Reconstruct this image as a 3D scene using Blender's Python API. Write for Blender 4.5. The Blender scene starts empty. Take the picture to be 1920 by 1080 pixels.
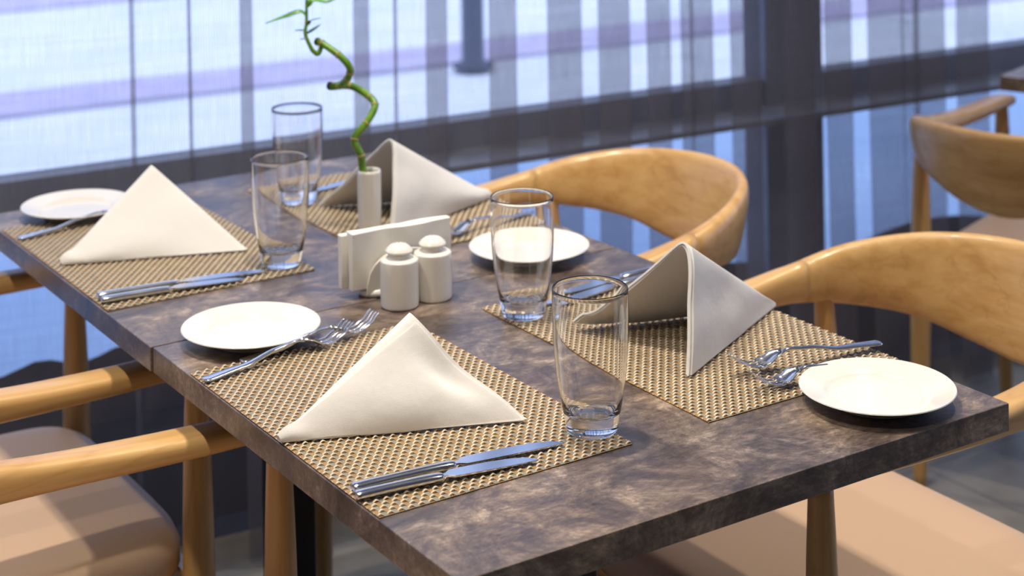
import bpy, bmesh, math, random
from mathutils import Vector, Matrix, noise
random.seed(7)
C = bpy.context.scene.collection
sc = bpy.context.scene
R = math.radians
T = 0.75                                     # height of the table top

# ------------------------------------------------------------------ camera
cam_d = bpy.data.cameras.new('camera'); cam = bpy.data.objects.new('camera', cam_d); C.objects.link(cam)
YAW, ROLL = 0.57672, -0.015978
fw = Vector((math.sin(YAW), math.cos(YAW), 0)); rt = Vector((math.cos(YAW), -math.sin(YAW), 0)); up = Vector((0, 0, 1))
r2 = rt*math.cos(ROLL) + up*math.sin(ROLL); u2 = -rt*math.sin(ROLL) + up*math.cos(ROLL)
m = Matrix((r2, u2, -fw)).transposed().to_4x4(); m.translation = Vector((-0.7607, -1.2732, T+0.7181))
cam.matrix_world = m
cam_d.sensor_width = 36; cam_d.lens = 3261.2/1920*36; cam_d.shift_y = -1031.0/1920
cam_d.clip_start = 0.05; cam_d.clip_end = 80
cam_d.dof.use_dof = True; cam_d.dof.focus_distance = 1.80; cam_d.dof.aperture_fstop = 5.6
sc.camera = cam

# ------------------------------------------------------------------ world, exposure, lamps
sc.view_settings.view_transform = 'Standard'; sc.view_settings.look = 'None'
sc.view_settings.exposure = 0.1; sc.view_settings.gamma = 1; sc.view_settings.use_curve_mapping = False
sc.cycles.transparent_max_bounces = 32; sc.cycles.max_bounces = 12; sc.cycles.transmission_bounces = 12
sc.cycles.caustics_refractive = True; sc.cycles.caustics_reflective = False; sc.cycles.blur_glossy = 0.3
sc.cycles.sample_clamp_indirect = 6
w = bpy.data.worlds.new('daylight'); sc.world = w; w.use_nodes = True
bg = w.node_tree.nodes['Background']; bg.inputs[1].default_value = 1.0
_tc = w.node_tree.nodes.new('ShaderNodeTexCoord'); _sp = w.node_tree.nodes.new('ShaderNodeSeparateXYZ'); _rp = w.node_tree.nodes.new('ShaderNodeValToRGB')
w.node_tree.links.new(_tc.outputs['Generated'], _sp.inputs[0]); w.node_tree.links.new(_sp.outputs[2], _rp.inputs[0]); w.node_tree.links.new(_rp.outputs[0], bg.inputs[0])
_el = _rp.color_ramp.elements; _el[0].position = 0.25; _el[0].color = (0.58, 0.82, 1.5, 1); _el[1].position = 0.62; _el[1].color = (1.65, 1.86, 2.6, 1)

WARM = (1.0, 0.89, 0.74)
def spot(x, y, power, z=2.95, size=R(75), rad=0.035, col=WARM, blend=0.6):
    d = bpy.data.lights.new('downlight', 'SPOT'); d.energy = power; d.color = col; d.spot_size = size
    d.spot_blend = blend; d.shadow_soft_size = rad
    o = bpy.data.objects.new('downlight', d); C.objects.link(o); o.location = (x, y, z); return o
spot(0.22, 0.50, 105); spot(0.15, 1.02, 80)
spot(-0.75, 0.45, 75); spot(1.35, 0.25, 72); spot(1.75, 0.85, 60); spot(3.0, -0.6, 60); spot(-0.75, -0.75, 85, size=R(90))

# ------------------------------------------------------------------ helpers
def tag(o, label=None, cat=None, group=None, kind=None):
    if label: o['label'] = label
    if cat: o['category'] = cat
    if group: o['group'] = group
    if kind: o['kind'] = kind
    return o
def empty(name, loc, rz=0, label=None, cat=None, group=None):
    o = bpy.data.objects.new(name, None); C.objects.link(o); o.location = loc; o.rotation_euler = (0, 0, rz)
    o.empty_display_size = 0.05
    return tag(o, label, cat, group)
def obj(name, bm, mat=None, parent=None, smooth=True, bevel=0, segs=2, subsurf=0, loc=None, rot=None):
    bmesh.ops.recalc_face_normals(bm, faces=bm.faces[:])
    me = bpy.data.meshes.new(name); bm.to_mesh(me); bm.free()
    o = bpy.data.objects.new(name, me); C.objects.link(o)
    if mat:
        for x in (mat if isinstance(mat, (list, tuple)) else [mat]): me.materials.append(x)
    if smooth:
        for p in me.polygons: p.use_smooth = True
    if bevel:
        b = o.modifiers.new('b', 'BEVEL'); b.width = bevel; b.segments = segs; b.limit_method = 'ANGLE'; b.angle_limit = R(40); b.harden_normals = smooth
    if subsurf:
        s = o.modifiers.new('s', 'SUBSURF'); s.levels = subsurf; s.render_levels = subsurf
    if parent: o.parent = parent
    if loc: o.location = loc
    if rot: o.rotation_euler = rot
    return o
def copy_tree(o, parent=None):
    c = o.copy(); C.objects.link(c); c.parent = parent
    for ch in list(o.children): copy_tree(ch, c)
    return c
def box(bm, x0, x1, y0, y1, z0, z1, M=None):
    vs = [bm.verts.new((x, y, z)) for z in (z0, z1) for y in (y0, y1) for x in (x0, x1)]
    if M is not None:
        for v in vs: v.co = M @ v.co
    fs = []
    for f in ((0, 2, 3, 1), (4, 5, 7, 6), (0, 1, 5, 4), (1, 3, 7, 5), (3, 2, 6, 7), (2, 0, 4, 6)):
        fs.append(bm.faces.new([vs[i] for i in f]))
    return fs
def lathe(bm, prof, n=64, c=(0, 0, 0)):
    rings = []
    for r, z in prof:
        if r < 1e-6: rings.append([bm.verts.new((c[0], c[1], c[2]+z))])
        else: rings.append([bm.verts.new((c[0]+r*math.cos(2*math.pi*i/n), c[1]+r*math.sin(2*math.pi*i/n), c[2]+z)) for i in range(n)])
    for a, b in zip(rings, rings[1:]):
        if len(a) == 1 and len(b) == 1: continue
        for i in range(n):
            j = (i+1) % n
            if len(a) == 1: bm.faces.new((a[0], b[i], b[j]))
            elif len(b) == 1: bm.faces.new((a[i], b[0], a[j]))
            else: bm.faces.new((a[i], b[i], b[j], a[j]))
def smooth_prof(pts, k=6):
    out = []
    n = len(pts)
    for i in range(n-1):
        p0, p1, p2, p3 = pts[max(i-1, 0)], pts[i], pts[i+1], pts[min(i+2, n-1)]
        for j in range(k):
            t = j/k
            out.append(tuple(0.5*((2*p1[q]) + (-p0[q]+p2[q])*t + (2*p0[q]-5*p1[q]+4*p2[q]-p3[q])*t*t + (-p0[q]+3*p1[q]-3*p2[q]+p3[q])*t**3) for q in range(len(p1))))
    out.append(tuple(pts[-1])); return out
def loft(bm, rings, closed=True, caps=True):
    vr = [[bm.verts.new(p) for p in r] for r in rings]
    n = len(vr[0])
    for a, b in zip(vr, vr[1:]):
        for i in range(n if closed else n-1):
            j = (i+1) % n
            bm.faces.new((a[i], a[j], b[j], b[i]))
    if caps and closed:
        bm.faces.new(list(reversed(vr[0]))); bm.faces.new(vr[-1])
    return vr
def sell(w, h, n=16, e=2.6):                  # superellipse section, w and h are full sizes
    out = []
    for i in range(n):
        a = 2*math.pi*(i+0.5)/n
        c, s = math.cos(a), math.sin(a)
        out.append((0.5*w*math.copysign(abs(c)**(2/e), c), 0.5*h*math.copysign(abs(s)**(2/e), s)))
    return out
def tube(bm, pts, radii, n=14):
    rings = []
    pts = [Vector(p) for p in pts]
    ref = Vector((0.3, 0.8, 0.5)).normalized()
    for i, p in enumerate(pts):
        t = (pts[min(i+1, len(pts)-1)] - pts[max(i-1, 0)]).normalized()
        a = t.cross(ref).normalized(); ref = a.cross(t).normalized(); 
        r = radii[i] if isinstance(radii, (list, tuple)) else radii
        rings.append([p + a*(r*math.cos(2*math.pi*k/n)) + ref*(r*math.sin(2*math.pi*k/n)) for k in range(n)])
    loft(bm, rings)

# ------------------------------------------------------------------ materials
def nmat(name, col=(0.8, 0.8, 0.8), rough=0.5, metal=0, spec=None, coat=0):
    ma = bpy.data.materials.new(name); ma.use_nodes = True
    b = ma.node_tree.nodes['Principled BSDF']
    b.inputs['Base Color'].default_value = (*col, 1); b.inputs['Roughness'].default_value = rough; b.inputs['Metallic'].default_value = metal
    if spec is not None: b.inputs['Specular IOR Level'].default_value = spec
    if coat: b.inputs['Coat Weight'].default_value = coat; b.inputs['Coat Roughness'].default_value = 0.12
    return ma, ma.node_tree, b
def N(nt, t, **kw):
    n = nt.nodes.new(t)
    for k, v in kw.items():
        if k.startswith('i_'): n.inputs[k[2:].replace('_', ' ')].default_value = v
        else: setattr(n, k, v)
    return n
def ramp(nt, fac, stops):
    r = nt.nodes.new('ShaderNodeValToRGB'); e = r.color_ramp.elements
    while len(e) < len(stops): e.new(0.5)
    for x, (p, c) in zip(e, stops): x.position = p; x.color = (*c, 1)
    nt.links.new(fac, r.inputs[0]); return r.outputs[0]
def coords(nt, scale=(1, 1, 1), kind='Object', rot=(0, 0, 0)):
    tc = nt.nodes.new('ShaderNodeTexCoord'); mp = nt.nodes.new('ShaderNodeMapping')
    mp.inputs['Scale'].default_value = scale; mp.inputs['Rotation'].default_value = rot
    nt.links.new(tc.outputs[kind], mp.inputs[0]); return mp.outputs[0]
def bump(nt, b, h, strength, dist):
    bn = nt.nodes.new('ShaderNodeBump'); bn.inputs['Strength'].default_value = strength; bn.inputs['Distance'].default_value = dist
    nt.links.new(h, bn.inputs['Height']); nt.links.new(bn.outputs[0], b.inputs['Normal'])
def mixc(nt, f, a, b, mode='MIX'):
    x = nt.nodes.new('ShaderNodeMix'); x.data_type = 'RGBA'; x.blend_type = mode
    for s, v in ((x.inputs['Factor'], f), (x.inputs[6], a), (x.inputs[7], b)):
        if hasattr(v, 'is_output'): nt.links.new(v, s)
        else: s.default_value = v if not isinstance(v, tuple) else (*v, 1)
    return x.outputs[2]

def mat_table():
    ma, nt, b = nmat('oxide stone laminate', rough=0.36, spec=0.75)
    co = coords(nt)
    n1 = N(nt, 'ShaderNodeTexNoise', i_Scale=13.0, i_Detail=14.0, i_Roughness=0.80, i_Distortion=0.5); nt.links.new(co, n1.inputs[0])
    c1 = ramp(nt, n1.outputs[0], [(0.36, (0.042, 0.032, 0.030)), (0.47, (0.100, 0.077, 0.064)), (0.55, (0.185, 0.147, 0.115)), (0.64, (0.38, 0.315, 0.245))])
    co2 = coords(nt, (1, 3, 3), rot=(0, 0, 0.12))
    n2 = N(nt, 'ShaderNodeTexNoise', i_Scale=70.0, i_Detail=6.0, i_Roughness=0.8); nt.links.new(co2, n2.inputs[0])
    c2 = ramp(nt, n2.outputs[0], [(0.3, (0.45, 0.45, 0.45)), (0.7, (1.5, 1.5, 1.5))])
    out = mixc(nt, 1.0, c1, c2, 'MULTIPLY')
    n3 = N(nt, 'ShaderNodeTexNoise', i_Scale=3.2, i_Detail=4.0); nt.links.new(co, n3.inputs[0])
    tint = ramp(nt, n3.outputs[0], [(0.38, (0.85, 0.86, 1.0)), (0.62, (1.15, 1.0, 0.86))])
    out = mixc(nt, 0.8, out, tint, 'MULTIPLY')
    nt.links.new(out, b.inputs['Base Color'])
    rr = ramp(nt, n1.outputs[0], [(0.3, (0.26, 0.26, 0.26)), (0.7, (0.42, 0.42, 0.42))]); nt.links.new(rr, b.inputs['Roughness'])
    bump(nt, b, n2.outputs[0], 0.18, 0.0006)
    return ma
def mat_wood(name='beech wood', axis=0, dark=1.0):
    ma, nt, b = nmat(name, rough=0.36, spec=0.5, coat=0.25)
    s = [34, 34, 34]; s[axis] = 2.0
    co = coords(nt, tuple(s))
    n1 = N(nt, 'ShaderNodeTexNoise', i_Scale=1.3, i_Detail=6.0, i_Roughness=0.62, i_Distortion=0.35); nt.links.new(co, n1.inputs[0])
    c = [(0.30, (0.54, 0.30, 0.10)), (0.48, (0.64, 0.385, 0.145)), (0.62, (0.71, 0.45, 0.185)), (0.8, (0.59, 0.34, 0.12))]
    c = [(p, tuple(x*dark for x in q)) for p, q in c]
    col = ramp(nt, n1.outputs[0], c)
    co2 = coords(nt, (1.2, 5, 9) if axis != 2 else (7, 7, 1))
    wv = N(nt, 'ShaderNodeTexNoise', i_Scale=2.2, i_Detail=2.0, i_Distortion=0.6); nt.links.new(co2, wv.inputs[0])
    ln = ramp(nt, wv.outputs[0], [(0.47, (1, 1, 1)), (0.495, (0.88, 0.82, 0.75)), (0.52, (1, 1, 1))])
    col = mixc(nt, 0.8, col, ln, 'MULTIPLY')
    nt.links.new(col, b.inputs['Base Color'])
    bump(nt, b, n1.outputs[0], 0.06, 0.0008)
    return ma
def mat_cloth():
    ma, nt, b = nmat('white cotton napkin', (0.76, 0.75, 0.73), 0.9, spec=0.15)
    co = coords(nt)
    n1 = N(nt, 'ShaderNodeTexNoise', i_Scale=900.0, i_Detail=2.0); nt.links.new(co, n1.inputs[0])
    n2 = N(nt, 'ShaderNodeTexNoise', i_Scale=22.0, i_Detail=3.0); nt.links.new(co, n2.inputs[0])
    b1 = nt.nodes.new('ShaderNodeBump'); b1.inputs['Strength'].default_value = 0.30; b1.inputs['Distance'].default_value = 0.006
    nt.links.new(n2.outputs[0], b1.inputs['Height'])
    b2 = nt.nodes.new('ShaderNodeBump'); b2.inputs['Strength'].default_value = 0.25; b2.inputs['Distance'].default_value = 0.0006
    nt.links.new(n1.outputs[0], b2.inputs['Height']); nt.links.new(b1.outputs[0], b2.inputs['Normal']); nt.links.new(b2.outputs[0], b.inputs['Normal'])
    b.inputs['Subsurface Weight'].default_value = 0.08; b.inputs['Subsurface Radius'].default_value = (0.01, 0.009, 0.007)
    b.inputs['Sheen Weight'].default_value = 0.2
    return ma
def mat_leather():
    ma, nt, b = nmat('beige leatherette', (0.54, 0.375, 0.255), 0.55, spec=0.35)
    co = coords(nt)
    v = N(nt, 'ShaderNodeTexVoronoi', i_Scale=420.0); nt.links.new(co, v.inputs[0])
    bump(nt, b, v.outputs[0], 0.2, 0.0006)
    return ma
def mat_glass(name, ior=1.47, col=(1, 1, 1)):
    ma = bpy.data.materials.new(name); ma.use_nodes = True; nt = ma.node_tree; nt.nodes.clear()
    g = nt.nodes.new('ShaderNodeBsdfGlass'); g.inputs['IOR'].default_value = ior; g.inputs['Roughness'].default_value = 0; g.inputs['Color'].default_value = (*col, 1)
    o = nt.nodes.new('ShaderNodeOutputMaterial'); nt.links.new(g.outputs[0], o.inputs[0]); return ma
def mat_curtain():
    ma = bpy.data.materials.new('sheer grey curtain weave'); ma.use_nodes = True; nt = ma.node_tree; nt.nodes.clear()
    uv = nt.nodes.new('ShaderNodeUVMap'); uv.uv_map = 'UVMap'
    sp = nt.nodes.new('ShaderNodeSeparateXYZ'); nt.links.new(uv.outputs[0], sp.inputs[0])
    def wave(src, period, amp, off):
        a = N(nt, 'ShaderNodeMath', operation='MULTIPLY'); nt.links.new(src, a.inputs[0]); a.inputs[1].default_value = 2*math.pi/period
        s = N(nt, 'ShaderNodeMath', operation='SINE'); nt.links.new(a.outputs[0], s.inputs[0])
        k = N(nt, 'ShaderNodeMath', operation='MULTIPLY_ADD'); nt.links.new(s.outputs[0], k.inputs[0]); k.inputs[1].default_value = amp; k.inputs[2].default_value = off
        return k.outputs[0]
    a = wave(sp.outputs[0], 0.0048, 0.07, 0.37)
    mp = nt.nodes.new('ShaderNodeMapping'); mp.inputs['Scale'].default_value = (260, 14, 1); nt.links.new(uv.outputs[0], mp.inputs[0])
    nz = N(nt, 'ShaderNodeTexNoise', i_Scale=1.0, i_Detail=2.0); nt.links.new(mp.outputs[0], nz.inputs[0])
    mp2 = nt.nodes.new('ShaderNodeMapping'); mp2.inputs['Scale'].default_value = (4, 90, 1); nt.links.new(uv.outputs[0], mp2.inputs[0])
    nz2 = N(nt, 'ShaderNodeTexNoise', i_Scale=1.0, i_Detail=2.0); nt.links.new(mp2.outputs[0], nz2.inputs[0])
    m1 = N(nt, 'ShaderNodeMath', operation='MULTIPLY_ADD'); nt.links.new(nz.outputs[0], m1.inputs[0]); m1.inputs[1].default_value = 0.18; nt.links.new(a, m1.inputs[2])
    m2 = N(nt, 'ShaderNodeMath', operation='MULTIPLY_ADD'); nt.links.new(nz2.outputs[0], m2.inputs[0]); m2.inputs[1].default_value = 0.12; nt.links.new(m1.outputs[0], m2.inputs[2])
    m3 = N(nt, 'ShaderNodeMath', operation='SUBTRACT'); nt.links.new(m2.outputs[0], m3.inputs[0]); m3.inputs[1].default_value = 0.15
    tr = nt.nodes.new('ShaderNodeBsdfTransparent')
    di = nt.nodes.new('ShaderNodeBsdfDiffuse'); di.inputs[0].default_value = (0.12, 0.10, 0.09, 1)
    tl = nt.nodes.new('ShaderNodeBsdfTranslucent'); tl.inputs[0].default_value = (0.085, 0.075, 0.075, 1)
    ad = nt.nodes.new('ShaderNodeAddShader'); nt.links.new(di.outputs[0], ad.inputs[0]); nt.links.new(tl.outputs[0], ad.inputs[1])
    mx = nt.nodes.new('ShaderNodeMixShader'); nt.links.new(m3.outputs[0], mx.inputs[0]); nt.links.new(tr.outputs[0], mx.inputs[1]); nt.links.new(ad.outputs[0], mx.inputs[2])
    o = nt.nodes.new('ShaderNodeOutputMaterial'); nt.links.new(mx.outputs[0], o.inputs[0]); return ma
def mat_pane():
    ma = bpy.data.materials.new('window glass'); ma.use_nodes = True; nt = ma.node_tree; nt.nodes.clear()
    tr = nt.nodes.new('ShaderNodeBsdfTransparent'); tr.inputs[0].default_value = (0.93, 0.97, 1.0, 1)
    gl = nt.nodes.new('ShaderNodeBsdfGlossy'); gl.inputs['Roughness'].default_value = 0.02
    lw = nt.nodes.new('ShaderNodeLayerWeight'); lw.inputs[0].default_value = 0.5
    pw = N(nt, 'ShaderNodeMath', operation='POWER'); nt.links.new(lw.outputs['Facing'], pw.inputs[0]); pw.inputs[1].default_value = 4.0
    fr = N(nt, 'ShaderNodeMath', operation='MULTIPLY_ADD'); nt.links.new(pw.outputs[0], fr.inputs[0]); fr.inputs[1].default_value = 0.7; fr.inputs[2].default_value = 0.05
    mx = nt.nodes.new('ShaderNodeMixShader'); nt.links.new(fr.outputs[0], mx.inputs[0]); nt.links.new(tr.outputs[0], mx.inputs[1]); nt.links.new(gl.outputs[0], mx.inputs[2])
    o = nt.nodes.new('ShaderNodeOutputMaterial'); nt.links.new(mx.outputs[0], o.inputs[0]); return ma
def mat_floor():
    ma, nt, b = nmat('grey stone floor tiles', rough=0.38, spec=0.5)
    co = coords(nt)
    n1 = N(nt, 'ShaderNodeTexNoise', i_Scale=5.0, i_Detail=8.0, i_Roughness=0.6); nt.links.new(co, n1.inputs[0])
    c = ramp(nt, n1.outputs[0], [(0.3, (0.16, 0.145, 0.12)), (0.6, (0.27, 0.25, 0.21)), (0.8, (0.34, 0.31, 0.26))])
    br = N(nt, 'ShaderNodeTexBrick', i_Scale=1.0); br.offset = 0; br.inputs['Brick Width'].default_value = 0.6; br.inputs['Row Height'].default_value = 0.6
    br.inputs['Mortar Size'].default_value = 0.0025; br.inputs['Color1'].default_value = br.inputs['Color2'].default_value = (1, 1, 1, 1); br.inputs['Mortar'].default_value = (0.45, 0.45, 0.45, 1)
    nt.links.new(co, br.inputs[0])
    nt.links.new(mixc(nt, 1.0, c, br.outputs[0], 'MULTIPLY'), b.inputs['Base Color']); return ma
def mat_noise(name, a, b_, scale, rough, spec=0.3, bstr=0.0):
    ma, nt, b = nmat(name, rough=rough, spec=spec)
    co = coords(nt); n1 = N(nt, 'ShaderNodeTexNoise', i_Scale=scale, i_Detail=5.0); nt.links.new(co, n1.inputs[0])
    nt.links.new(ramp(nt, n1.outputs[0], [(0.35, a), (0.65, b_)]), b.inputs['Base Color'])
    if bstr: bump(nt, b, n1.outputs[0], bstr, 0.002)
    return ma
def mat_steel():
    ma, nt, b = nmat('polished cutlery steel', (0.72, 0.73, 0.75), 0.13, metal=1)
    co = coords(nt, (20, 120, 120)); n1 = N(nt, 'ShaderNodeTexNoise', i_Scale=1.0, i_Detail=2.0); nt.links.new(co, n1.inputs[0])
    nt.links.new(ramp(nt, n1.outputs[0], [(0.3, (0.12, 0.12, 0.12)), (0.7, (0.16, 0.16, 0.16))]), b.inputs['Roughness']); return ma

M_TABLE = mat_table(); M_WOOD = mat_wood('beech wood along arm', 0); M_WOODY = mat_wood('beech wood across back', 1); M_WOODZ = mat_wood('beech wood upright', 2, 0.92)
M_CLOTH = mat_cloth(); M_LEATHER = mat_leather(); M_GLASS = mat_glass('drinking glass'); M_CURTAIN = mat_curtain(); M_PANE = mat_pane()
M_FLOOR = mat_floor(); M_STEEL = mat_steel()
M_PORC = nmat('white porcelain', (0.80, 0.775, 0.72), 0.13, spec=0.6)[0]
M_PAPER = nmat('white paper napkin', (0.88, 0.86, 0.80), 0.95, spec=0.1)[0]
M_BLACK = nmat('black powder coated steel', (0.010, 0.010, 0.012), 0.45)[0]
M_PANEL = mat_noise('black spandrel panel', (0.004, 0.004, 0.005), (0.008, 0.008, 0.010), 4, 0.6, 0.2)
M_FRAME = mat_noise('dark grey window frame', (0.20, 0.225, 0.28), (0.25, 0.28, 0.34), 6, 0.5)
M_WALL = mat_noise('warm plaster wall', (0.30, 0.25, 0.20), (0.36, 0.30, 0.24), 3, 0.9)
M_CEIL = mat_noise('dark ceiling paint', (0.42, 0.41, 0.39), (0.46, 0.45, 0.43), 3, 0.9)
M_SNOW = mat_noise('snow', (0.80, 0.84, 0.88), (0.90, 0.92, 0.95), 1.3, 0.9, bstr=0.2)
M_BLUESHADE = mat_noise('near ground with painted blue shade', (0.34, 0.50, 0.74), (0.44, 0.60, 0.82), 1.0, 0.8)  # ground next to the window, dimmer blue light painted into its colour
M_KERB = mat_noise('reddish grey paving band', (0.55, 0.50, 0.66), (0.64, 0.58, 0.74), 6, 0.9)
M_POST = nmat('blue grey outdoor post', (0.07, 0.10, 0.16), 0.6)[0]
M_SOIL = mat_noise('black soil', (0.004, 0.004, 0.004), (0.010, 0.009, 0.008), 30, 0.95, bstr=0.5)
M_STEM = None
def mat_green(name, a, b_, scale):
    ma, nt, b = nmat(name, rough=0.35, spec=0.5)
    co = coords(nt, (1, 1, 0.25)); n1 = N(nt, 'ShaderNodeTexNoise', i_Scale=scale, i_Detail=4.0); nt.links.new(co, n1.inputs[0])
    nt.links.new(ramp(nt, n1.outputs[0], [(0.35, a), (0.65, b_)]), b.inputs['Base Color']); return ma
M_STEM = mat_green('bamboo stem green', (0.07, 0.20, 0.012), (0.20, 0.40, 0.03), 90)
M_LEAF = mat_green('bamboo leaf green', (0.05, 0.22, 0.03), (0.16, 0.42, 0.06), 60)
M_NODE = nmat('tan bamboo node', (0.50, 0.33, 0.14), 0.6)[0]
M_CUT = nmat('dark cut bamboo end', (0.03, 0.022, 0.015), 0.8)[0]
M_STRAND = mat_noise('cream vinyl strand', (0.60, 0.50, 0.35), (0.72, 0.62, 0.46), 60, 0.38, 0.5)
M_BRONZE = mat_noise('bronze vinyl strip', (0.27, 0.165, 0.075), (0.36, 0.22, 0.10), 50, 0.42, 0.4)
M_GREYV = mat_noise('grey vinyl strip', (0.22, 0.20, 0.155), (0.29, 0.265, 0.21), 50, 0.42, 0.4)

# ------------------------------------------------------------------ room shell (the window wall runs 4 degrees off the tables)
WA = R(-4.0)
def wall_M(d): return Matrix.Rotation(WA, 4, 'Z') @ Matrix.Translation((0, d, 0))
def struct(name, bm, mat, **kw): return tag(obj(name, bm, mat, smooth=False, **kw), kind='structure')
b = bmesh.new(); box(b, -3.6, 4.6, -3.6, 1.76, -0.05, 0.0, Matrix.Rotation(WA, 4, 'Z')); struct('floor', b, M_FLOOR)
b = bmesh.new(); box(b, -3.6, 4.6, -3.6, 1.76, 3.05, 3.10, Matrix.Rotation(WA, 4, 'Z')); struct('ceiling', b, M_CEIL)
b = bmesh.new(); box(b, -3.7, 4.6, -3.7, -3.6, 0, 3.05, Matrix.Rotation(WA, 4, 'Z')); struct('wall_front', b, M_WALL)
b = bmesh.new(); box(b, -3.7, -3.6, -3.6, 1.95, 0, 3.05, Matrix.Rotation(WA, 4, 'Z')); struct('wall_left', b, M_WALL)
MR = Matrix.Rotation(WA, 4, 'Z')
b = bmesh.new(); box(b, 4.5, 4.6, -3.6, 1.95, 0, 0.35, MR); box(b, 4.5, 4.6, -3.6, 1.95, 2.85, 3.05, MR); box(b, 4.5, 4.6, -3.7, -2.6, 0.35, 2.85, MR); struct('wall_right', b, M_WALL)
w2 = tag(bpy.data.objects.new('fill_window', None), kind='structure'); C.objects.link(w2)  # window added in the unseen right wall for blue fill light
for yy in (-2.6, -1.1, 0.4, 1.87):
    b = bmesh.new(); box(b, 4.52, 4.58, yy, yy+0.07, 0.35, 2.85, MR); obj('mullion', b, M_FRAME, w2, smooth=False)
b = bmesh.new(); b.faces.new([b.verts.new(MR @ Vector(q)) for q in ((4.55, -2.6, 0.35), (4.55, 1.9, 0.35), (4.55, 1.9, 2.85), (4.55, -2.6, 2.85))]); obj('window_pane', b, M_PANE, w2, smooth=False)
b = bmesh.new(); box(b, -3.6, 4.5, 1.80, 1.90, 0.02, 0.20, Matrix.Rotation(WA, 4, 'Z')); struct('wall_back', b, M_PANEL)
b = bmesh.new(); box(b, -3.6, 4.5, 1.80, 1.90, 2.85, 3.05, Matrix.Rotation(WA, 4, 'Z')); struct('trim_1', b, M_FRAME)
win = tag(bpy.data.objects.new('window_1', None), kind='structure'); C.objects.link(win)
b = bmesh.new(); box(b, -3.6, 4.5, 1.80, 1.86, T-0.110, T-0.052, Matrix.Rotation(WA, 4, 'Z')); obj('window_rail', b, M_FRAME, win, smooth=False)
b = bmesh.new(); box(b, -3.6, 4.5, 1.68, 1.86, T-0.122, T-0.110, Matrix.Rotation(WA, 4, 'Z')); obj('shade_ledge', b, M_FRAME, win, smooth=False)  # ledge added to keep sky light off the lower curtain
for x0, x1 in ((1.69, 1.85), (-1.6, -1.52), (3.6, 3.68)):
    b = bmesh.new(); box(b, x0, x1, 1.79, 1.87, 0.20, 2.85, Matrix.Rotation(WA, 4, 'Z')); obj('mullion', b, M_FRAME, win, smooth=False)
for x0, x1 in ((-3.6, 1.69), (1.85, 4.5)):
    for z0, z1 in ((0.20, T-0.122), (T-0.052, 2.85)):
        b = bmesh.new(); Mx = Matrix.Rotation(WA, 4, 'Z')
        vs = [b.verts.new(Mx @ Vector(q)) for q in ((x0, 1.83, z0), (x1, 1.83, z0), (x1, 1.83, z1), (x0, 1.83, z1))]; b.faces.new(vs)
        obj('window_pane', b, M_PANE, win, smooth=False)
# outside
b = bmesh.new(); box(b, -25, 40, 2.3, 45, -0.25, -0.15, Matrix.Rotation(WA, 4, 'Z')); struct('trim_2', b, M_SNOW)
b = bmesh.new(); box(b, 4.7, 40, -30, 2.1, -0.25, -0.15, Matrix.Rotation(WA, 4, 'Z')); struct('trim_7', b, M_SNOW)
b = bmesh.new(); box(b, -25, 40, 2.1, 5.0, -0.15, -0.135, Matrix.Rotation(WA, 4, 'Z')); struct('trim_6', b, M_BLUESHADE)
for i, (y0, y1) in enumerate(((6.35, 6.85), (9.4, 10.0))):
    b = bmesh.new(); box(b, -25, 40, y0, y1, -0.15, -0.13, Matrix.Rotation(WA, 4, 'Z')); struct('trim_%d' % (3+i), b, M_KERB)
b = bmesh.new(); lathe(b, [(0, 0), (0.10, 0), (0.10, 0.02), (0.055, 0.03), (0.05, 3.2), (0, 3.2)], 24)
o = obj('lamp_post', b, M_POST, loc=(3.67, 5.93, -0.13)); tag(o, 'dark blue grey upright post outside, seen blurred through the sheer curtain', 'post')
b = bmesh.new(); box(b, -4, 6.5, 1.9, 3.3, 2.92, 3.1, Matrix.Rotation(WA, 4, 'Z')); struct('trim_5', b, M_CEIL)  # canopy out of view, added to shade the ground near the window
# planter outside under the window with a wavy soil top
b = bmesh.new(); Mx = Matrix.Rotation(WA, 4, 'Z')
def soil(x):
    if x < 0.6: return 0.326 + 0.009*math.cos((x-0.11)*40)
    return 0.33 - 0.075*min(1, (x-0.6)/0.9) + 0.022*math.sin(x*9) + 0.02*noise.noise(Vector((x*4, 0, 0)))
rg = []
for i in range(241):
    x = -2.6 + i*0.03
    rg.append([Mx @ Vector(q) for q in ((x, 1.905, -0.15), (x, 1.905, soil(x)-0.006), (x, 1.912, soil(x)), (x, 1.93, soil(x)-0.008), (x, 2.02, soil(x)-0.10), (x, 2.02, -0.15))])
loft(b, rg); tag(obj('planting_bed', b, M_SOIL), 'low black soil bed with a wavy top just outside the window', 'planting bed')

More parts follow.
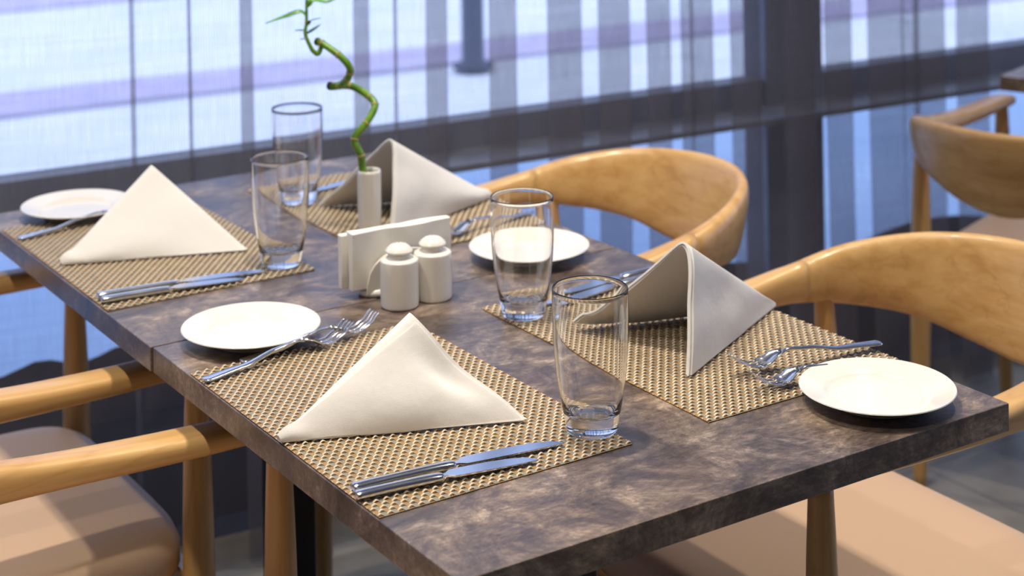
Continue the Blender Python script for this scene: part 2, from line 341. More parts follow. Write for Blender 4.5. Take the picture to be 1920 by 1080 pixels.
# ------------------------------------------------------------------ sheer curtain
folds = [(0.305, 0.312), (0.409, 0.414), (0.512, 0.530), (0.732, 0.757), (0.806, 0.812), (0.878, 0.916), (1.010, 1.062), (1.137, 1.206), (1.252, 1.317),
         (1.366, 1.414), (1.450, 1.469), (1.474, 1.519), (1.576, 1.640), (1.716, 1.784), (1.833, 1.889), (1.955, 2.035), (2.054, 2.080), (2.088, 2.155), (2.213, 2.284)]
folds = [(a-0.1116, c-0.1116) for a, c in folds]
x = 2.32
while x < 3.9: folds.append((x, x+0.05)); x += 0.13 + 0.03*random.random()
x = -0.10
while x > -1.6: folds.insert(0, (x-0.02, x)); x -= 0.17
path = []                                           # (s, n) along the wall and towards the window
def add(s, n): path.append((s, n))
s = -1.75; nprev = 0.0
g = 0.016
for a, c in folds:
    wd = c-a; r = min(g/2, max(0.003, wd*0.45)); gg = 2*r
    L = a - s
    if L > 0:
        k = max(2, int(L/0.012))
        for i in range(k):
            t = i/k; sm = t*t*(3-2*t)
            add(s+L*t, nprev*(1-sm) + 0.0035*math.sin(s*40+t*L*55)*math.sin(math.pi*t))
    kk = max(2, int(wd/0.012))
    for i in range(kk): add(a+(wd-r)*i/kk, 0)
    for i in range(7): th = -math.pi/2 + math.pi*i/6; add(c-r+r*math.cos(th), r+r*math.sin(th))
    for i in range(1, kk): add(c-r-(wd-2*r)*i/kk, gg)
    for i in range(7): th = -math.pi/2 - math.pi*i/6; add(a+r+r*math.cos(th), gg+r+r*math.sin(th))
    for i in range(1, kk+1): add(a+r+(wd-r)*i/kk, 2*gg)
    s = c; nprev = 2*gg
b = bmesh.new(); uvl = b.loops.layers.uv.new('UVMap'); Mx = wall_M(1.60)
zs = [0.010, 0.05, 0.3, 0.8, 1.5, 2.2, 2.98]
cols = []; al = 0; prev = None; us = []
for i, (s_, n_) in enumerate(path):
    if prev is not None: al += math.hypot(s_-prev[0], n_-prev[1])
    prev = (s_, n_); us.append(al)
    col = []
    for z in zs:
        amp = 1.0 + 0.25*math.sin(z*2.1+s_*3)
        hz = z + (0.006*math.sin(s_*23) if z < 0.03 else 0)
        col.append(b.verts.new(Mx @ Vector((s_ + 0.004*math.sin(z*1.7+s_*5), n_*amp - 0.01, hz))))
    cols.append(col)
for i in range(len(cols)-1):
    for j in range(len(zs)-1):
        f = b.faces.new((cols[i][j], cols[i+1][j], cols[i+1][j+1], cols[i][j+1]))
        for l, (ui, zi) in zip(f.loops, ((i, j), (i+1, j), (i+1, j+1), (i, j+1))): l[uvl].uv = (us[ui], zs[zi])
o = obj('curtain', b, M_CURTAIN); tag(o, 'floor length sheer grey curtain hanging in folds in front of the window', 'curtain')

# ------------------------------------------------------------------ tables
def make_table(x0, x1, y0, y1, label, th=0.030):
    t = empty('dining_table', ((x0+x1)/2, (y0+y1)/2, 0), 0, label, 'table', 'square tables pushed together')
    hx, hy = (x1-x0)/2, (y1-y0)/2
    b = bmesh.new(); box(b, -hx, hx, -hy, hy, T-th, T); obj('tabletop', b, M_TABLE, t, bevel=0.0012)
    b = bmesh.new(); box(b, -0.03, 0.03, -0.03, 0.03, 0.015, T-th-0.006); obj('column', b, M_BLACK, t, bevel=0.004)
    b = bmesh.new(); box(b, -0.22, 0.22, -0.22, 0.22, 0, 0.012); box(b, -0.05, 0.05, -0.05, 0.05, 0.012, 0.02); obj('base_plate', b, M_BLACK, t, bevel=0.003)
    b = bmesh.new(); box(b, -0.15, 0.15, -0.02, 0.02, T-th-0.008, T-th); box(b, -0.02, 0.02, -0.15, 0.15, T-th-0.0085, T-th); obj('top_bracket', b, M_BLACK, t)
    return t
tabA = make_table(0, 0.687, 0, 0.7015, 'nearer square brown stone look table, its front corner at the picture bottom')
tabB = make_table(-0.002, 0.685, 0.7040, 1.4055, 'farther square brown stone look table, beside the curtain under the bamboo vase')
o = make_table(2.13, 2.71, 0.67, 1.29, 'dark table cut off at the upper right edge, in front of the curtain'); del o['group']; o.location = (2.428, 1.017, 0); o.rotation_euler.z = R(20)

# ------------------------------------------------------------------ chairs
def make_chair():
    root = empty('dining_chair', (0, 0, 0))
    # ring of armrests and back: (x, y, z centre, height, width, lean outwards)
    ctl = [(0.258, 0.234, 0.668, 0.020, 0.044, 0), (0.225, 0.236, 0.668, 0.025, 0.050, 0), (0.10, 0.242, 0.667, 0.029, 0.050, 0), (-0.04, 0.247, 0.670, 0.036, 0.044, 0.04),
           (-0.15, 0.240, 0.678, 0.052, 0.038, 0.08), (-0.240, 0.217, 0.683, 0.084, 0.034, 0.14), (-0.318, 0.160, 0.683, 0.116, 0.030, 0.19),
           (-0.365, 0.088, 0.674, 0.148, 0.027, 0.22), (-0.383, 0.0, 0.668, 0.164, 0.026, 0.24)]
    full = ctl + [(x, -y, z, h, w_, l) for x, y, z, h, w_, l in reversed(ctl[:-1])]
    st = smooth_prof(full, 8)
    rings = []
    for i, (x, y, z, h, w_, l) in enumerate(st):
        a = st[max(i-1, 0)]; c = st[min(i+1, len(st)-1)]
        t = Vector((c[0]-a[0], c[1]-a[1], 0)).normalized()
        out = Vector((t.y, -t.x, 0))
        if out.dot(Vector((x+0.08, y, 0))) < 0: out = -out
        u_ = (Vector((0, 0, 1))*math.cos(l) + out*math.sin(l)); o_ = (out*math.cos(l) - Vector((0, 0, 1))*math.sin(l))
        rings.append([Vector((x, y, z)) + o_*p + u_*q for p, q in sell(w_, h, 20, 3.2 if h < 0.05 else 2.7)])
    k1, k2 = 34, len(rings)-1-34
    for nm, a, c in (('armrest', 0, k1), ('backrest', k1, k2), ('armrest', k2, len(rings)-1)):
        b = bmesh.new(); loft(b, rings[a:c+1]); obj(nm, b, M_WOODY if nm == 'backrest' else M_WOOD, root)
    # legs
    def leg(x, y, ztop, lean):
        b = bmesh.new(); prof = smooth_prof([(0.0125, 0), (0.0165, 0.15), (0.0205, 0.36), (0.0205, 0.43), (0.0175, 0.56), (0.0135, ztop)], 4)
        lathe(b, [(0, 0)] + [(r, z) for r, z in prof] + [(0, ztop)], 22)
        for v in b.verts: v.co.x += x + lean*(v.co.z/ztop-1)*-1*0; 
        for v in b.verts: v.co.x += lean*(1-v.co.z/ztop); v.co.y += y
        obj('leg', b, M_WOODZ, root)
    for s_ in (1, -1):
        leg(0.235, 0.236*s_, 0.658, 0.0); leg(-0.205, 0.228*s_, 0.664, -0.03)
    b = bmesh.new()
    for s_ in (1, -1): box(b, -0.20, 0.225, 0.238*s_-0.011, 0.238*s_+0.011, 0.345, 0.385)
    box(b, 0.222, 0.245, -0.235, 0.235, 0.345, 0.385); box(b, -0.222, -0.200, -0.235, 0.235, 0.345, 0.385)
    obj('seat_frame', b, M_WOODY, root, bevel=0.004)
    # cushion
    b = bmesh.new(); rg = []
    for z, ins in ((0.386, 0.014), (0.390, 0.004), (0.400, 0.0), (0.425, 0.0), (0.440, 0.006), (0.449, 0.020), (0.453, 0.05), (0.455, 0.12), (0.456, 0.2)):
        rg.append([Vector((p, q, z)) for p, q in sell(0.455-2*ins, 0.485-2*ins, 72, 7.0 if ins < 0.1 else 5)])
    loft(b, rg)
    obj('seat_cushion', b, M_LEATHER, root, loc=(0.006, 0, 0))
    return root
chair = make_chair()
G1 = 'wooden armchairs around the tables'
spots = [(-0.120, 0.365, 0, 'wooden armchair at the lower left, nearest the camera, one armrest and front leg showing', G1),
         (-0.120, 1.085, 0, 'wooden armchair with beige seat at the left side of the farther table', G1),
         (0.772, 0.368, math.pi, 'pale wooden armchair on the right with beige seat under the nearer table corner', G1),
         (0.740, 1.052, math.pi-R(3), 'round backed wooden armchair at the far table, in front of the curtain', G1),
         (2.027, 1.007, R(20), 'darker blurred wooden armchair at the upper right, seen from behind', G1)]
for i, (x, y, a, lb, gr) in enumerate(spots):
    o = chair if i == 0 else copy_tree(chair)
    o.location = (x, y, 0); o.rotation_euler.z = a; tag(o, lb, 'chair', gr)

# ------------------------------------------------------------------ placemats
def make_mat():
    LX, LY = 0.292, 0.448
    nx, ny = 53, 64; px, py = LX/nx, LY/ny
    root = empty('placemat', (0, 0, 0))
    b = bmesh.new()                                   # strips along y, over and under
    for i in range(nx):
        x0 = (i+0.5)*px
        rg = []
        for j in range(ny*2+1):
            y = j*py/2
            z = 0.0012 + 0.00035*math.cos(math.pi*(j/2-0.5+i))*-1
            hw = px*0.46
            rg.append([(x0-hw, y, z), (x0+hw, y, z), (x0+hw, y, z-0.0006), (x0-hw, y, z-0.0006)])
        vr = [[b.verts.new(p) for p in r] for r in rg]
        for a, c in zip(vr, vr[1:]):
            for k in range(4):
                f = b.faces.new((a[k], a[(k+1) % 4], c[(k+1) % 4], c[k])); f.material_index = i % 2
    obj('vinyl_strip', b, [M_BRONZE, M_GREYV], root, smooth=False)['kind'] = 'stuff'
    b = bmesh.new()                                   # cream strands along x
    for j in range(ny):
        y0 = (j+0.5)*py; rg = []
        for i in range(nx*5+1):
            x = i*px/5
            c = math.cos(math.pi*(x/px-0.5+j))
            z = 0.00135 + 0.0016*c
            hw = py*0.19; hh = 0.0008
            rg.append([(x, y0+hw*math.cos(a_), max(0.0003, z+hh*math.sin(a_))) for a_ in [2*math.pi*k/8 for k in range(8)]])
        loft(b, rg)
    obj('vinyl_strand', b, M_STRAND, root)['kind'] = 'stuff'
    return root
pm = make_mat()
G2 = 'woven placemats at the four settings'
for i, (x, y, lb) in enumerate([(0.0015, 0.144, 'woven bronze and cream placemat under the nearest napkin and knives'),
                                (0.391, 0.142, 'woven bronze and cream placemat at the right, under the tall opened napkin'),
                                (0.0015, 0.858, 'woven bronze and cream placemat at the far left setting'),
                                (0.391, 0.852, 'woven bronze and cream placemat at the farthest setting, behind the bamboo vase')]):
    o = pm if i == 0 else copy_tree(pm)
    o.location = (x, y, T); tag(o, lb, 'placemat', G2)
ZM = T + 0.0036                                       # top of a mat

# ------------------------------------------------------------------ plates
def make_plate():
    b = bmesh.new()
    pr = smooth_prof([(0.0, 0.0058), (0.030, 0.0056), (0.046, 0.0060), (0.053, 0.0082), (0.058, 0.0112), (0.070, 0.0148), (0.0808, 0.0178), (0.0826, 0.0182), (0.0830, 0.0175), (0.0822, 0.0166),
                      (0.070, 0.0125), (0.058, 0.0078), (0.051, 0.0035), (0.0485, 0.0006)], 4) + [(0.0475, 0.0), (0.0455, 0.0), (0.0445, 0.0012), (0.043, 0.003), (0, 0.003)]
    lathe(b, pr, 96); return obj('side_plate', b, M_PORC)
pl = make_plate()
for i, (x, y, dz, lb) in enumerate([(0.5754, 0.083, 0, 'round white side plate at the right front corner of the table, beside two forks'),
                                (0.1078, 0.6584, 0, 'round white side plate on the left, over the gap between the tables'),
                                (0.5608, 0.7356, 0, 'round white side plate behind the tall glass, in front of the round chair'),
                                (0.1221, 1.3242, 0, 'round white side plate at the far left by the curtain')]):
    o = pl if i == 0 else pl.copy()
    if i: C.objects.link(o)
    o.location = (x, y, T+dz+0.0002); tag(o, lb, 'plate', 'side plates')

# ------------------------------------------------------------------ glasses
def make_glass():
    b = bmesh.new()
    outer = smooth_prof([(0.0225, 0.0), (0.0258, 0.0012), (0.0272, 0.006), (0.0290, 0.016), (0.0318, 0.031), (0.0345, 0.048), (0.0370, 0.068), (0.0386, 0.090), (0.0394, 0.118), (0.0395, 0.146)], 5)
    inner = smooth_prof([(0.0381, 0.1460), (0.0380, 0.115), (0.0371, 0.090), (0.0354, 0.068), (0.0328, 0.048), (0.0300, 0.033), (0.0262, 0.0225), (0.0200, 0.0185), (0.010, 0.0172)], 5)
    lathe(b, [(0, 0.0022), (0.016, 0.0018), (0.021, 0.0004)] + outer + [(0.0392, 0.1472), (0.0388, 0.1476), (0.0384, 0.1472)] + inner + [(0, 0.0168)], 72)
    return obj('drinking_glass', b, M_GLASS)
gl = make_glass()
for i, (x, y, z, lb) in enumerate([(0.276, 0.190, ZM, 'nearest empty clear tumbler, at the front corner of the left placemat'),
                                (0.416, 0.530, ZM, 'empty clear tumbler with a white plate seen through it'),
                                (0.262, 0.898, ZM, 'empty clear tumbler between the far left napkin and the vase'),
                                (0.422, 1.173, ZM, 'farthest clear tumbler, blurred against the curtain')]):
    o = gl if i == 0 else gl.copy()
    if i: C.objects.link(o)
    o.location = (x, y, z+0.0003); tag(o, lb, 'glass', 'clear tumblers')

# ------------------------------------------------------------------ cutlery (local +x from handle end to tip)
def make_knife(L=0.225):
    root = empty('table_knife', (0, 0, 0)); hl = L*0.47
    b = bmesh.new(); rg = []
    for x, w_, h in smooth_prof([(0, 0.0085, 0.004), (0.003, 0.0135, 0.0075), (hl*0.4, 0.0120, 0.0080), (hl*0.8, 0.0135, 0.0078), (hl*0.97, 0.0130, 0.0062), (hl, 0.0075, 0.004)], 4):
        rg.append([Vector((x, p, 0.0042+q)) for p, q in sell(w_, h, 14, 2.4)])
    loft(b, rg); obj('handle', b, M_STEEL, root)
    b = bmesh.new(); rg = []
    bl = L-hl
    for t, yc, w_ in ((-0.01, 0, 0.006), (0.04, 0.0, 0.007), (0.10, 0.001, 0.0165), (0.2, 0.001, 0.0175), (0.5, 0.0008, 0.0185), (0.75, -0.0002, 0.0165), (0.9, -0.002, 0.0118), (0.97, -0.0045, 0.006), (1.0, -0.0062, 0.0015)):
        x = hl + bl*t; z = 0.0042 - 0.0024*max(0, t)
        th = 0.0016
        th = 0.0018 - 0.0008*max(0, t)
        rg.append([(x, yc+w_/2, z+th/2), (x, yc-w_/2, z+th/2), (x, yc-w_/2, z-th/2), (x, yc+w_/2, z-th/2)])
    loft(b, rg); obj('blade', b, M_STEEL, root, smooth=False, bevel=0.0003, segs=2)
    return root
def make_fork(L=0.20):
    root = empty('table_fork', (0, 0, 0))
    def zc(t):                                        # centre line height along the fork
        pts = [(0, 0.0022), (0.25, 0.0045), (0.5, 0.0125), (0.62, 0.0150), (0.70, 0.0115), (0.77, 0.0045), (0.84, 0.0026), (0.92, 0.0085), (1.0, 0.0205)]
        for (a, za), (c, zb) in zip(pts, pts[1:]):
            if t <= c: u = (t-a)/(c-a); u = u*u*(3-2*u); return za+(zb-za)*u
        return pts[-1][1]
    b = bmesh.new(); rg = []
    for t, w_, h in smooth_prof([(0, 0.009, 0.002), (0.01, 0.0145, 0.0032), (0.06, 0.0155, 0.0036), (0.3, 0.0105, 0.0038), (0.5, 0.0062, 0.0040), (0.62, 0.0056, 0.0036), (0.665, 0.0075, 0.0026)], 5):
        rg.append([Vector((t*L, p, zc(t)+q)) for p, q in sell(w_, h, 12, 2.4)])
    loft(b, rg); obj('handle', b, M_STEEL, root)
    b = bmesh.new(); rg = []
    for t, w_ in ((0.66, 0.0075), (0.69, 0.013), (0.72, 0.0195), (0.76, 0.0225), (0.80, 0.0235)):
        r_ = []
        for k in range(9):
            u = -1+k/4; r_.append(Vector((t*L, u*w_/2, zc(t) + 0.0012*u*u*2 + 0.0007)))
        for k in range(9):
            u = 1-k/4; r_.append(Vector((t*L, u*w_/2, zc(t) + 0.0012*u*u*2 - 0.0007)))
        rg.append(r_)
    loft(b, rg)
    for k in range(4):
        y0 = -0.0097 + k*0.00647; rg = []
        for t in (0.79, 0.82, 0.86, 0.9, 0.94, 0.98, 1.0):
            w_ = 0.0050 - 0.0020*(t-0.79)/0.21 - (0.001 if t == 1.0 else 0)
            edge = (abs(y0)/0.0118)**2*0.0024*(1-(t-0.79)/0.21*0.5)
            rg.append([Vector((t*L, y0*(1-0.06*(t-0.79)/0.21)+p, zc(t)+edge+q)) for p, q in sell(w_, 0.0015, 8, 2.5)])
        loft(b, rg)
    obj('tines', b, M_STEEL, root)
    return root
def lay(o, p, q, z, tilt=0.0, roll=0.0):
    dx, dy = q[0]-p[0], q[1]-p[1]
    o.location = (p[0], p[1], z); o.rotation_euler = (roll, -tilt, math.atan2(dy, dx))
kn = make_knife(0.228); ks = make_knife(0.190); fk = make_fork(0.203); fs = make_fork(0.184)
KG, FG = 'table knives', 'table forks'
used = set()
def put(proto, p, q, z, lb, cat, gr, tilt=0.0, roll=0.0):
    o = proto if proto.name not in used else copy_tree(proto)
    used.add(proto.name); lay(o, p, q, z, tilt, roll); tag(o, lb, cat, gr); return o
put(kn, (0.006, 0.203), (0.234, 0.183), ZM, 'longer steel knife of the pair in front of the nearest napkin', 'knife', KG)
put(ks, (0.000, 0.186), (0.190, 0.164), ZM, 'shorter steel knife of the nearest pair, closest to the placemat front edge', 'knife', KG)
put(kn, (0.683, 0.553), (0.46, 0.543), ZM, 'dark reflecting steel knife behind the nearest glass, blade seen through its rim', 'knife', KG)
put(ks, (0.686, 0.572), (0.50, 0.570), ZM, 'shorter steel knife behind the tall opened napkin, farther from the front glass', 'knife', KG)
put(kn, (0.006, 0.906), (0.232, 0.884), ZM, 'longer steel knife in front of the far left napkin, tip at the glass', 'knife', KG)
put(ks, (0.004, 0.886), (0.192, 0.869), ZM, 'shorter steel knife in front of the far left napkin, at the placemat edge', 'knife', KG)
put(kn, (0.680, 1.262), (0.46, 1.212), ZM, 'steel knife by the curtain behind the farthest napkin, tip beside the farthest glass', 'knife', KG)
put(fk, (0.002, 0.552), (0.205, 0.585), ZM, 'steel fork with its handle at the table edge beside the left plate', 'fork', FG)
put(fs, (0.060, 0.580), (0.252, 0.596), ZM+0.0006, 'steel fork lying partly behind another, its tines farther right beyond the left plate', 'fork', FG)
put(fk, (0.689, 0.193), (0.492, 0.222), ZM+0.004, 'upper steel fork, its handle ending at the right table edge behind the corner plate', 'fork', FG, tilt=0.0)
put(fs, (0.662, 0.152), (0.476, 0.176), ZM, 'lower steel fork whose handle is hidden by the right corner plate', 'fork', FG)
put(fk, (0.004, 1.232), (0.205, 1.262), ZM, 'steel fork half hidden by the far left napkin, in front of the far plate', 'fork', FG)
put(fk, (0.690, 0.910), (0.495, 0.872), ZM, 'blurred steel fork beside the plate behind the shakers', 'fork', FG)

# ------------------------------------------------------------------ folded cloth napkins
def make_napkin(A, B, Cc, P, label, seed=0, eA=1.0, eB=1.0, bulge=0.006, lipA=0.0, e=0.09, dent=0.0, tip=0.006):
    cx, cy = (A[0]+B[0]+Cc[0])/3, (A[1]+B[1]+Cc[1])/3
    root = empty('cloth_napkin', (cx, cy, ZM), 0, label, 'napkin', 'folded white napkins')
    off = Vector((cx, cy, ZM)); A, B, Cc, P = Vector(A)-Vector((cx, cy, 0)), Vector(B)-Vector((cx, cy, 0)), Vector(Cc)-Vector((cx, cy, 0)), Vector(P)-Vector((cx, cy, 0))
    def layer(name, inset, vmax, th, umin=-1, umax=1, nu=56, nv=40):
        b = bmesh.new(); grid = []; mats = M_CLOTH
        for j in range(nv+1):
            v = 0.012 + (vmax-0.012)*j/nv
            a_ = Cc.lerp(A, v); b_ = Cc.lerp(B, v); r_ = Cc.lerp(P, v)
            tipz = tip*math.exp(-((v-0.05)/0.07)**2)
            row = []
            for i in range(nu+1):
                u = umin + (umax-umin)*i/nu
                s_ = (math.sqrt(u*u+e*e)-e)/(math.sqrt(1+e*e)-e)
                mid = (a_+b_)*0.5
                p = r_ + (b_-a_)*0.5*u + (mid-r_)*s_
                ex = eA if u < 0 else eB
                z = r_.z*(1-abs(s_)**(1/ex)) if ex != 1 else p.z
                p.z = max(z, 0) + tipz*(1-s_)
                # soft billow of the panels
                side = math.sin(math.pi*min(1, s_))
                nrm = (b_-a_).normalized()*(1 if u > 0 else -1)
                p += nrm*bulge*side*math.sin(math.pi*min(1, v))**0.7
                nz = noise.noise(Vector((p.x*14+seed*3.1, p.y*14, p.z*14)))
                p += nrm*0.0075*nz*side; p.z -= dent*math.exp(-(((u-0.45)/0.25)**2 + ((v-0.93)/0.10)**2))
                if u < 0 and lipA: p.z += lipA*max(0, min(1, (s_-0.68)/0.2))**2*v**5
                # inset of the inner layers
                p += (Vector((mid.x, mid.y, 0)) - Vector((r_.x, r_.y, r_.z)))*0.0
                cen = Vector((mid.x, mid.y, 0)); d = (cen-p); d.z *= 0.6
                if d.length > 1e-6: p += d.normalized()*inset
                p.z = max(p.z, 0.0012)
                row.append(b.verts.new(p))
            grid.append(row)
        for a, c in zip(grid, grid[1:]):
            for i in range(nu): b.faces.new((a[i], a[i+1], c[i+1], c[i]))
        o = obj(name, b, mats, root)
        so = o.modifiers.new('so', 'SOLIDIFY'); so.thickness = th; so.offset = 0
        be = o.modifiers.new('be', 'BEVEL'); be.width = th*0.45; be.segments = 3; be.limit_method = 'ANGLE'; be.angle_limit = R(50)
        return o
    layer('outer_fold', 0.0, 1.0, 0.0026)
    layer('inner_fold', 0.0030, 0.992, 0.0024)
    layer('hem_fold', -0.0024, 0.985, 0.0022, umin=0.10, umax=0.995)
    return root
make_napkin((0.242, 0.462, 0), (0.236, 0.250, 0), (-0.004, 0.352, 0), (0.156, 0.352, 0.100), 'folded white cloth napkin nearest the camera, tent shaped on the left placemat', 1, bulge=0.008, dent=0.014)
make_napkin((0.430, 0.452, 0), (0.450, 0.250, 0), (0.690, 0.376, 0), (0.490, 0.305, 0.130), 'white cloth napkin standing open on the right placemat, one side lit bluish', 5, eA=1.2, bulge=0.0, lipA=0.010, e=0.2, tip=0.001)
make_napkin((0.252, 1.175, 0), (0.252, 0.985, 0), (0.012, 1.078, 0), (0.170, 1.135, 0.102), 'folded white cloth napkin at the far left, beside the far left glass', 9, bulge=0.007)
make_napkin((0.440, 1.138, 0), (0.445, 0.925, 0), (0.680, 1.022, 0), (0.482, 0.985, 0.124), 'white cloth napkin with rounded top behind the bamboo vase', 14, eA=1.1, bulge=0.006, e=0.22)

# ------------------------------------------------------------------ salt and pepper, vase, paper napkins
def make_shaker():
    root = empty('shaker', (0, 0, 0))
    b = bmesh.new(); pr = smooth_prof([(0.0215, 0.0), (0.0236, 0.0012), (0.0243, 0.006), (0.0244, 0.035), (0.0243, 0.0555), (0.0236, 0.0595), (0.0205, 0.0612), (0.0165, 0.0618)], 5)
    lathe(b, [(0, 0.001), (0.019, 0.001), (0.0205, 0.0)] + pr + [(0.0146, 0.0625), (0.0143, 0.065), (0.0143, 0.0675), (0, 0.0675)], 56); obj('body', b, M_PORC, root)
    b = bmesh.new(); pr = smooth_prof([(0.0148, 0.0680), (0.0168, 0.0686), (0.0176, 0.0698), (0.0174, 0.0712), (0.0162, 0.0728), (0.0140, 0.0752), (0.0100, 0.0780), (0.0050, 0.0796)], 5)
    lathe(b, [(0, 0.0677), (0.0140, 0.0677)] + pr + [(0, 0.0801)], 48); cap = obj('cap', b, M_PORC, root)
    b = bmesh.new()
    for k in range(5):
        a = 2*math.pi*k/5 if k < 4 else 0; r = 0.0045 if k else 0
        lathe(b, [(0, 0.0804), (0.0006, 0.0804), (0.0006, 0.0790)], 10, (r*math.cos(a), r*math.sin(a), -0.0003*(k > 0)*2))
    obj('pour_holes', b, M_CUT, cap)
    return root
s1 = make_shaker(); s1.location = (0.3135, 0.660, T+0.0003); tag(s1, 'white porcelain shaker on the left of the pair, nearer the camera', 'shaker', 'white shakers')
s2 = copy_tree(s1); s2.location = (0.3640, 0.6625, T+0.0003); tag(s2, 'white porcelain shaker on the right of the pair, toward the plate', 'shaker', 'white shakers')

vz = empty('bud_vase', (0.430, 0.955, T+0.0003), 0, 'slim white ceramic vase holding a curly bamboo stalk', 'vase')
b = bmesh.new(); lathe(b, [(0, 0.0), (0.0155, 0.0), (0.0168, 0.0015), (0.0172, 0.01), (0.0172, 0.092), (0.0170, 0.0955), (0.0158, 0.0968), (0.0146, 0.0960), (0.0142, 0.092), (0.0142, 0.008), (0, 0.007)], 48)
obj('vase_body', b, M_PORC, vz, bevel=0)

# paper napkin holder: oval foot with a rounded wing on each side, paper napkins between
hr = R(-3)
hd = empty('napkin_holder', (0.346, 0.722, T+0.0003), hr, 'white porcelain napkin holder behind the shakers', 'napkin holder')
b = bmesh.new(); rg = []
for z, ins in ((0.0, 0.003), (0.0015, 0.0005), (0.005, 0.0), (0.009, 0.002), (0.010, 0.006)):
    rg.append([Vector((p, q, z)) for p, q in sell(0.112-2*ins, 0.052-2*ins, 48, 2.4)])
loft(b, rg); obj('holder_foot', b, M_PORC, hd)
for s_ in (-1, 1):
    b = bmesh.new(); g = []
    for i in range(25):
        u = -1+2*i/24
        top = 0.012 + 0.046*(1-abs(u)**2.6)**0.5
        col = []
        for j in range(9):
            z = 0.004 + (top-0.004)*j/8
            col.append(b.verts.new((u*0.052, s_*(0.0175+0.005*(z/0.058)**1.5 - 0.004*u*u), z)))
        g.append(col)
    for a, c in zip(g, g[1:]):
        for j in range(8): b.faces.new((a[j], a[j+1], c[j+1], c[j]))
    o = obj('side_wing', b, M_PORC, hd); so = o.modifiers.new('so', 'SOLIDIFY'); so.thickness = 0.0035; so.offset = 0
    be = o.modifiers.new('be', 'BEVEL'); be.width = 0.0015; be.segments = 3; be.limit_method = 'ANGLE'
def paper(x0, x1, y0, th, z0, z1, label, shear=0.0, rnd=0.0):
    b = bmesh.new(); nx_, nz_ = 24, 14; fr, bk = [], []
    for i in range(nx_+1):
        x = x0+(x1-x0)*i/nx_
        for lst, yy in ((fr, y0), (bk, y0+th)):
            col = []
            for j in range(nz_+1):
                t = j/nz_; lo = z0
                if rnd: lo = z0 + rnd*max(0, (i/nx_-0.25)/0.75)**1.6
                z = lo+(z1-lo)*t
                flare = 0.004*math.sin(x*60+yy*200)*(abs(t-0.3)) + (yy-y0-th/2)*0.5*(t-0.2)
                col.append(b.verts.new((x+shear*(t-0.5), yy+flare+(0.0016*noise.noise(Vector((x*40, z*30, yy*90)))), z)))
            lst.append(col)
    for lst, fl in ((fr, 0), (bk, 1)):
        for a, c in zip(lst, lst[1:]):
            for j in range(nz_): b.faces.new((a[j], a[j+1], c[j+1], c[j]))
    for i in range(nx_):
        b.faces.new((fr[i][0], fr[i+1][0], bk[i+1][0], bk[i][0])); b.faces.new((fr[i][-1], fr[i+1][-1], bk[i+1][-1], bk[i][-1]))
    for j in range(nz_):
        b.faces.new((fr[0][j], fr[0][j+1], bk[0][j+1], bk[0][j])); b.faces.new((fr[-1][j], fr[-1][j+1], bk[-1][j+1], bk[-1][j]))
    o = obj('paper_napkins', b, M_PAPER, bevel=0.0015, segs=3)
    o.location = (0.346, 0.722, T+0.0003); o.rotation_euler.z = hr
    tag(o, label, 'paper napkins', 'white paper napkins'); return o
paper(-0.072, 0.072, -0.0135, 0.011, 0.0115, 0.086, 'front stack of white paper napkins in the porcelain holder, the taller wider one')
paper(-0.080, 0.060, 0.0005, 0.012, 0.0115, 0.081, 'rear stack of white paper napkins in the holder, showing only at the left side')

# ------------------------------------------------------------------ curly bamboo
def d(p, k):                                          # spiral depth along the line away from the window corner
    return Vector((p[0]+0.546*k, p[1]+0.838*k, p[2]+T))
bam = empty('lucky_bamboo', (0.4268, 0.953, T+0.010), 0, 'green spiral bamboo stalk with a few leaves standing in the white vase', 'plant')
def local(v): return v - Vector(bam.location)
PX = {}
main = [((0.4268, 0.953, 0.012), 0), ((0.4240, 0.9545, 0.08), 0), ((0.4204, 0.9563, 0.0983), 0), ((0.4187, 0.9574, 0.1198), -0.004), ((0.4115, 0.9620, 0.1446), -0.006), ((0.4257, 0.9528, 0.1659), -0.002), ((0.4355, 0.9465, 0.1866), 0.012),
        ((0.4282, 0.9512, 0.1990), 0.022), ((0.4068, 0.9650, 0.2138), 0.026), ((0.3876, 0.9775, 0.2155), 0.020), ((0.3812, 0.9817, 0.2170), 0.014)]
second = [((0.3830, 0.9805, 0.2160), 0.014), ((0.3962, 0.9720, 0.2204), 0.006), ((0.4060, 0.9655, 0.2358), -0.008), ((0.4075, 0.9646, 0.2490), -0.014), ((0.3966, 0.9717, 0.2645), -0.012), ((0.3753, 0.9855, 0.2803), 0.0), ((0.3678, 0.9904, 0.2830), 0.006)]
shoot = [((0.3725, 0.9873, 0.2775), 0.002), ((0.3690, 0.9896, 0.2673), 0.0), ((0.3640, 0.9928, 0.2700), -0.003), ((0.3600, 0.9954, 0.2775), -0.004), ((0.3540, 0.9993, 0.2961), -0.004), ((0.3553, 0.9985, 0.3138), -0.002), ((0.3556, 0.9983, 0.3446), 0), ((0.3560, 0.998, 0.372), 0)]
def pts(l): return [local(d(p, k)) for p, k in l]
def sm(l, k=7): return [Vector(q) for q in smooth_prof([tuple(v) for v in l], k)]
ms, ss, sh = sm(pts(main)), sm(pts(second)), sm(pts(shoot))
b = bmesh.new(); tube(b, ms, [0.0054]*len(ms)); tube(b, ss, [0.0056-0.0008*i/len(ss) for i in range(len(ss))]); obj('stalk', b, M_STEM, bam)
b = bmesh.new(); n = len(sh); tube(b, sh, [0.0040-0.0022*(i/n) if i > 8 else 0.0036 for i in range(n)]); obj('shoot', b, M_STEM, bam)
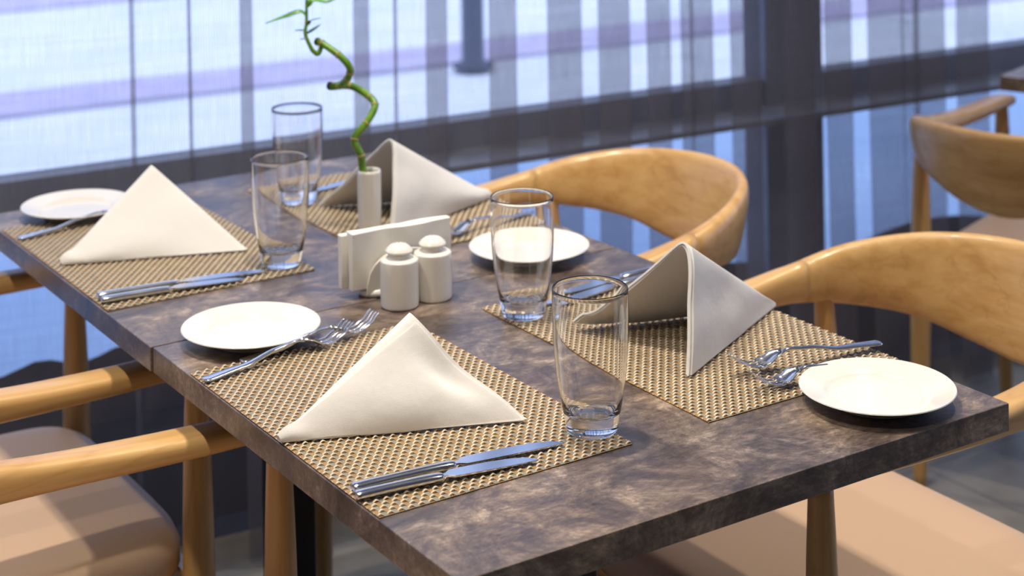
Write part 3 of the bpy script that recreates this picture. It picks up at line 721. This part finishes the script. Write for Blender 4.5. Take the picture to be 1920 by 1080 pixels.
def ringat(l, i, r=0.0061, h=0.0011):
    b = bmesh.new(); t = (l[min(i+1, len(l)-1)]-l[max(i-1, 0)]).normalized()
    tube(b, [l[i]-t*h, l[i]-t*h*0.5, l[i]+t*h*0.5, l[i]+t*h], [r*0.93, r, r, r*0.93]); obj('stem_node', b, M_NODE, bam)
for i in (21, 28, 35, 43, 49, 57, 66): ringat(ms, i)
for i in (5, 12, 17, 29, 36): ringat(ss, i, 0.0060)
for i in (26, 35, 44): ringat(sh, i, 0.0030, 0.0008)
for l in (ms, ss):
    b = bmesh.new(); t = (l[-1]-l[-3]).normalized(); tube(b, [l[-1]-t*0.001, l[-1]+t*0.002, l[-1]+t*0.003], [0.0060, 0.0058, 0.003]); obj('cut_end', b, M_CUT, bam)
def leaf(pl_, wmax, tw=0.0):
    l = sm([local(d(p, k)) for p, k in pl_], 8); b = bmesh.new(); rows = []
    for i, p in enumerate(l):
        t = i/(len(l)-1); w_ = wmax*math.sin(math.pi*min(1, 0.10+0.90*t)**0.8)**0.8 if t < 1 else 0.0002
        tg = (l[min(i+1, len(l)-1)]-l[max(i-1, 0)]).normalized(); sd = tg.cross(Vector((0.4+tw, -0.6, 0.7))).normalized(); nn = sd.cross(tg)
        rows.append([b.verts.new(p+sd*w_*u + nn*(abs(u)*w_*0.35)) for u in (-1, -0.5, 0, 0.5, 1)])
    for a, c in zip(rows, rows[1:]):
        for k in range(4): b.faces.new((a[k], a[k+1], c[k+1], c[k]))
    o = obj('leaf', b, M_LEAF, bam); so = o.modifiers.new('so', 'SOLIDIFY'); so.thickness = 0.0005
leaf([((0.3556, 0.9983, 0.3195), 0), ((0.3478, 1.0034, 0.3275), 0.0), ((0.3290, 1.0155, 0.3215), -0.004), ((0.3056, 1.0308, 0.3125), -0.006)], 0.0042)
leaf([((0.3556, 0.9983, 0.335), 0), ((0.3640, 0.9930, 0.3440), 0.0), ((0.3790, 0.9832, 0.3405), 0.004), ((0.3960, 0.9721, 0.3480), 0.006)], 0.0042)
leaf([((0.3553, 0.9985, 0.3080), 0), ((0.3600, 0.9954, 0.3150), -0.004), ((0.3740, 0.9862, 0.3200), -0.010)], 0.0034)
leaf([((0.3550, 0.9985, 0.2960), 0), ((0.3620, 0.9941, 0.3010), 0.0), ((0.3720, 0.9876, 0.3085), 0.004)], 0.0022)
leaf([((0.3540, 0.9993, 0.2990), 0), ((0.3490, 1.0025, 0.3010), 0.0), ((0.3402, 1.0082, 0.3010), 0.0)], 0.0018)
leaf([((0.3580, 0.9967, 0.2850), 0), ((0.3540, 0.9993, 0.2885), 0.0), ((0.3465, 1.0042, 0.2880), 0.0)], 0.0014)

# white crockery on the neighbouring table
o = pl.copy(); C.objects.link(o); o.location = (2.275, 1.195, T+0.0004); tag(o, 'white plate on the dark table at the upper right edge', 'plate', 'side plates')
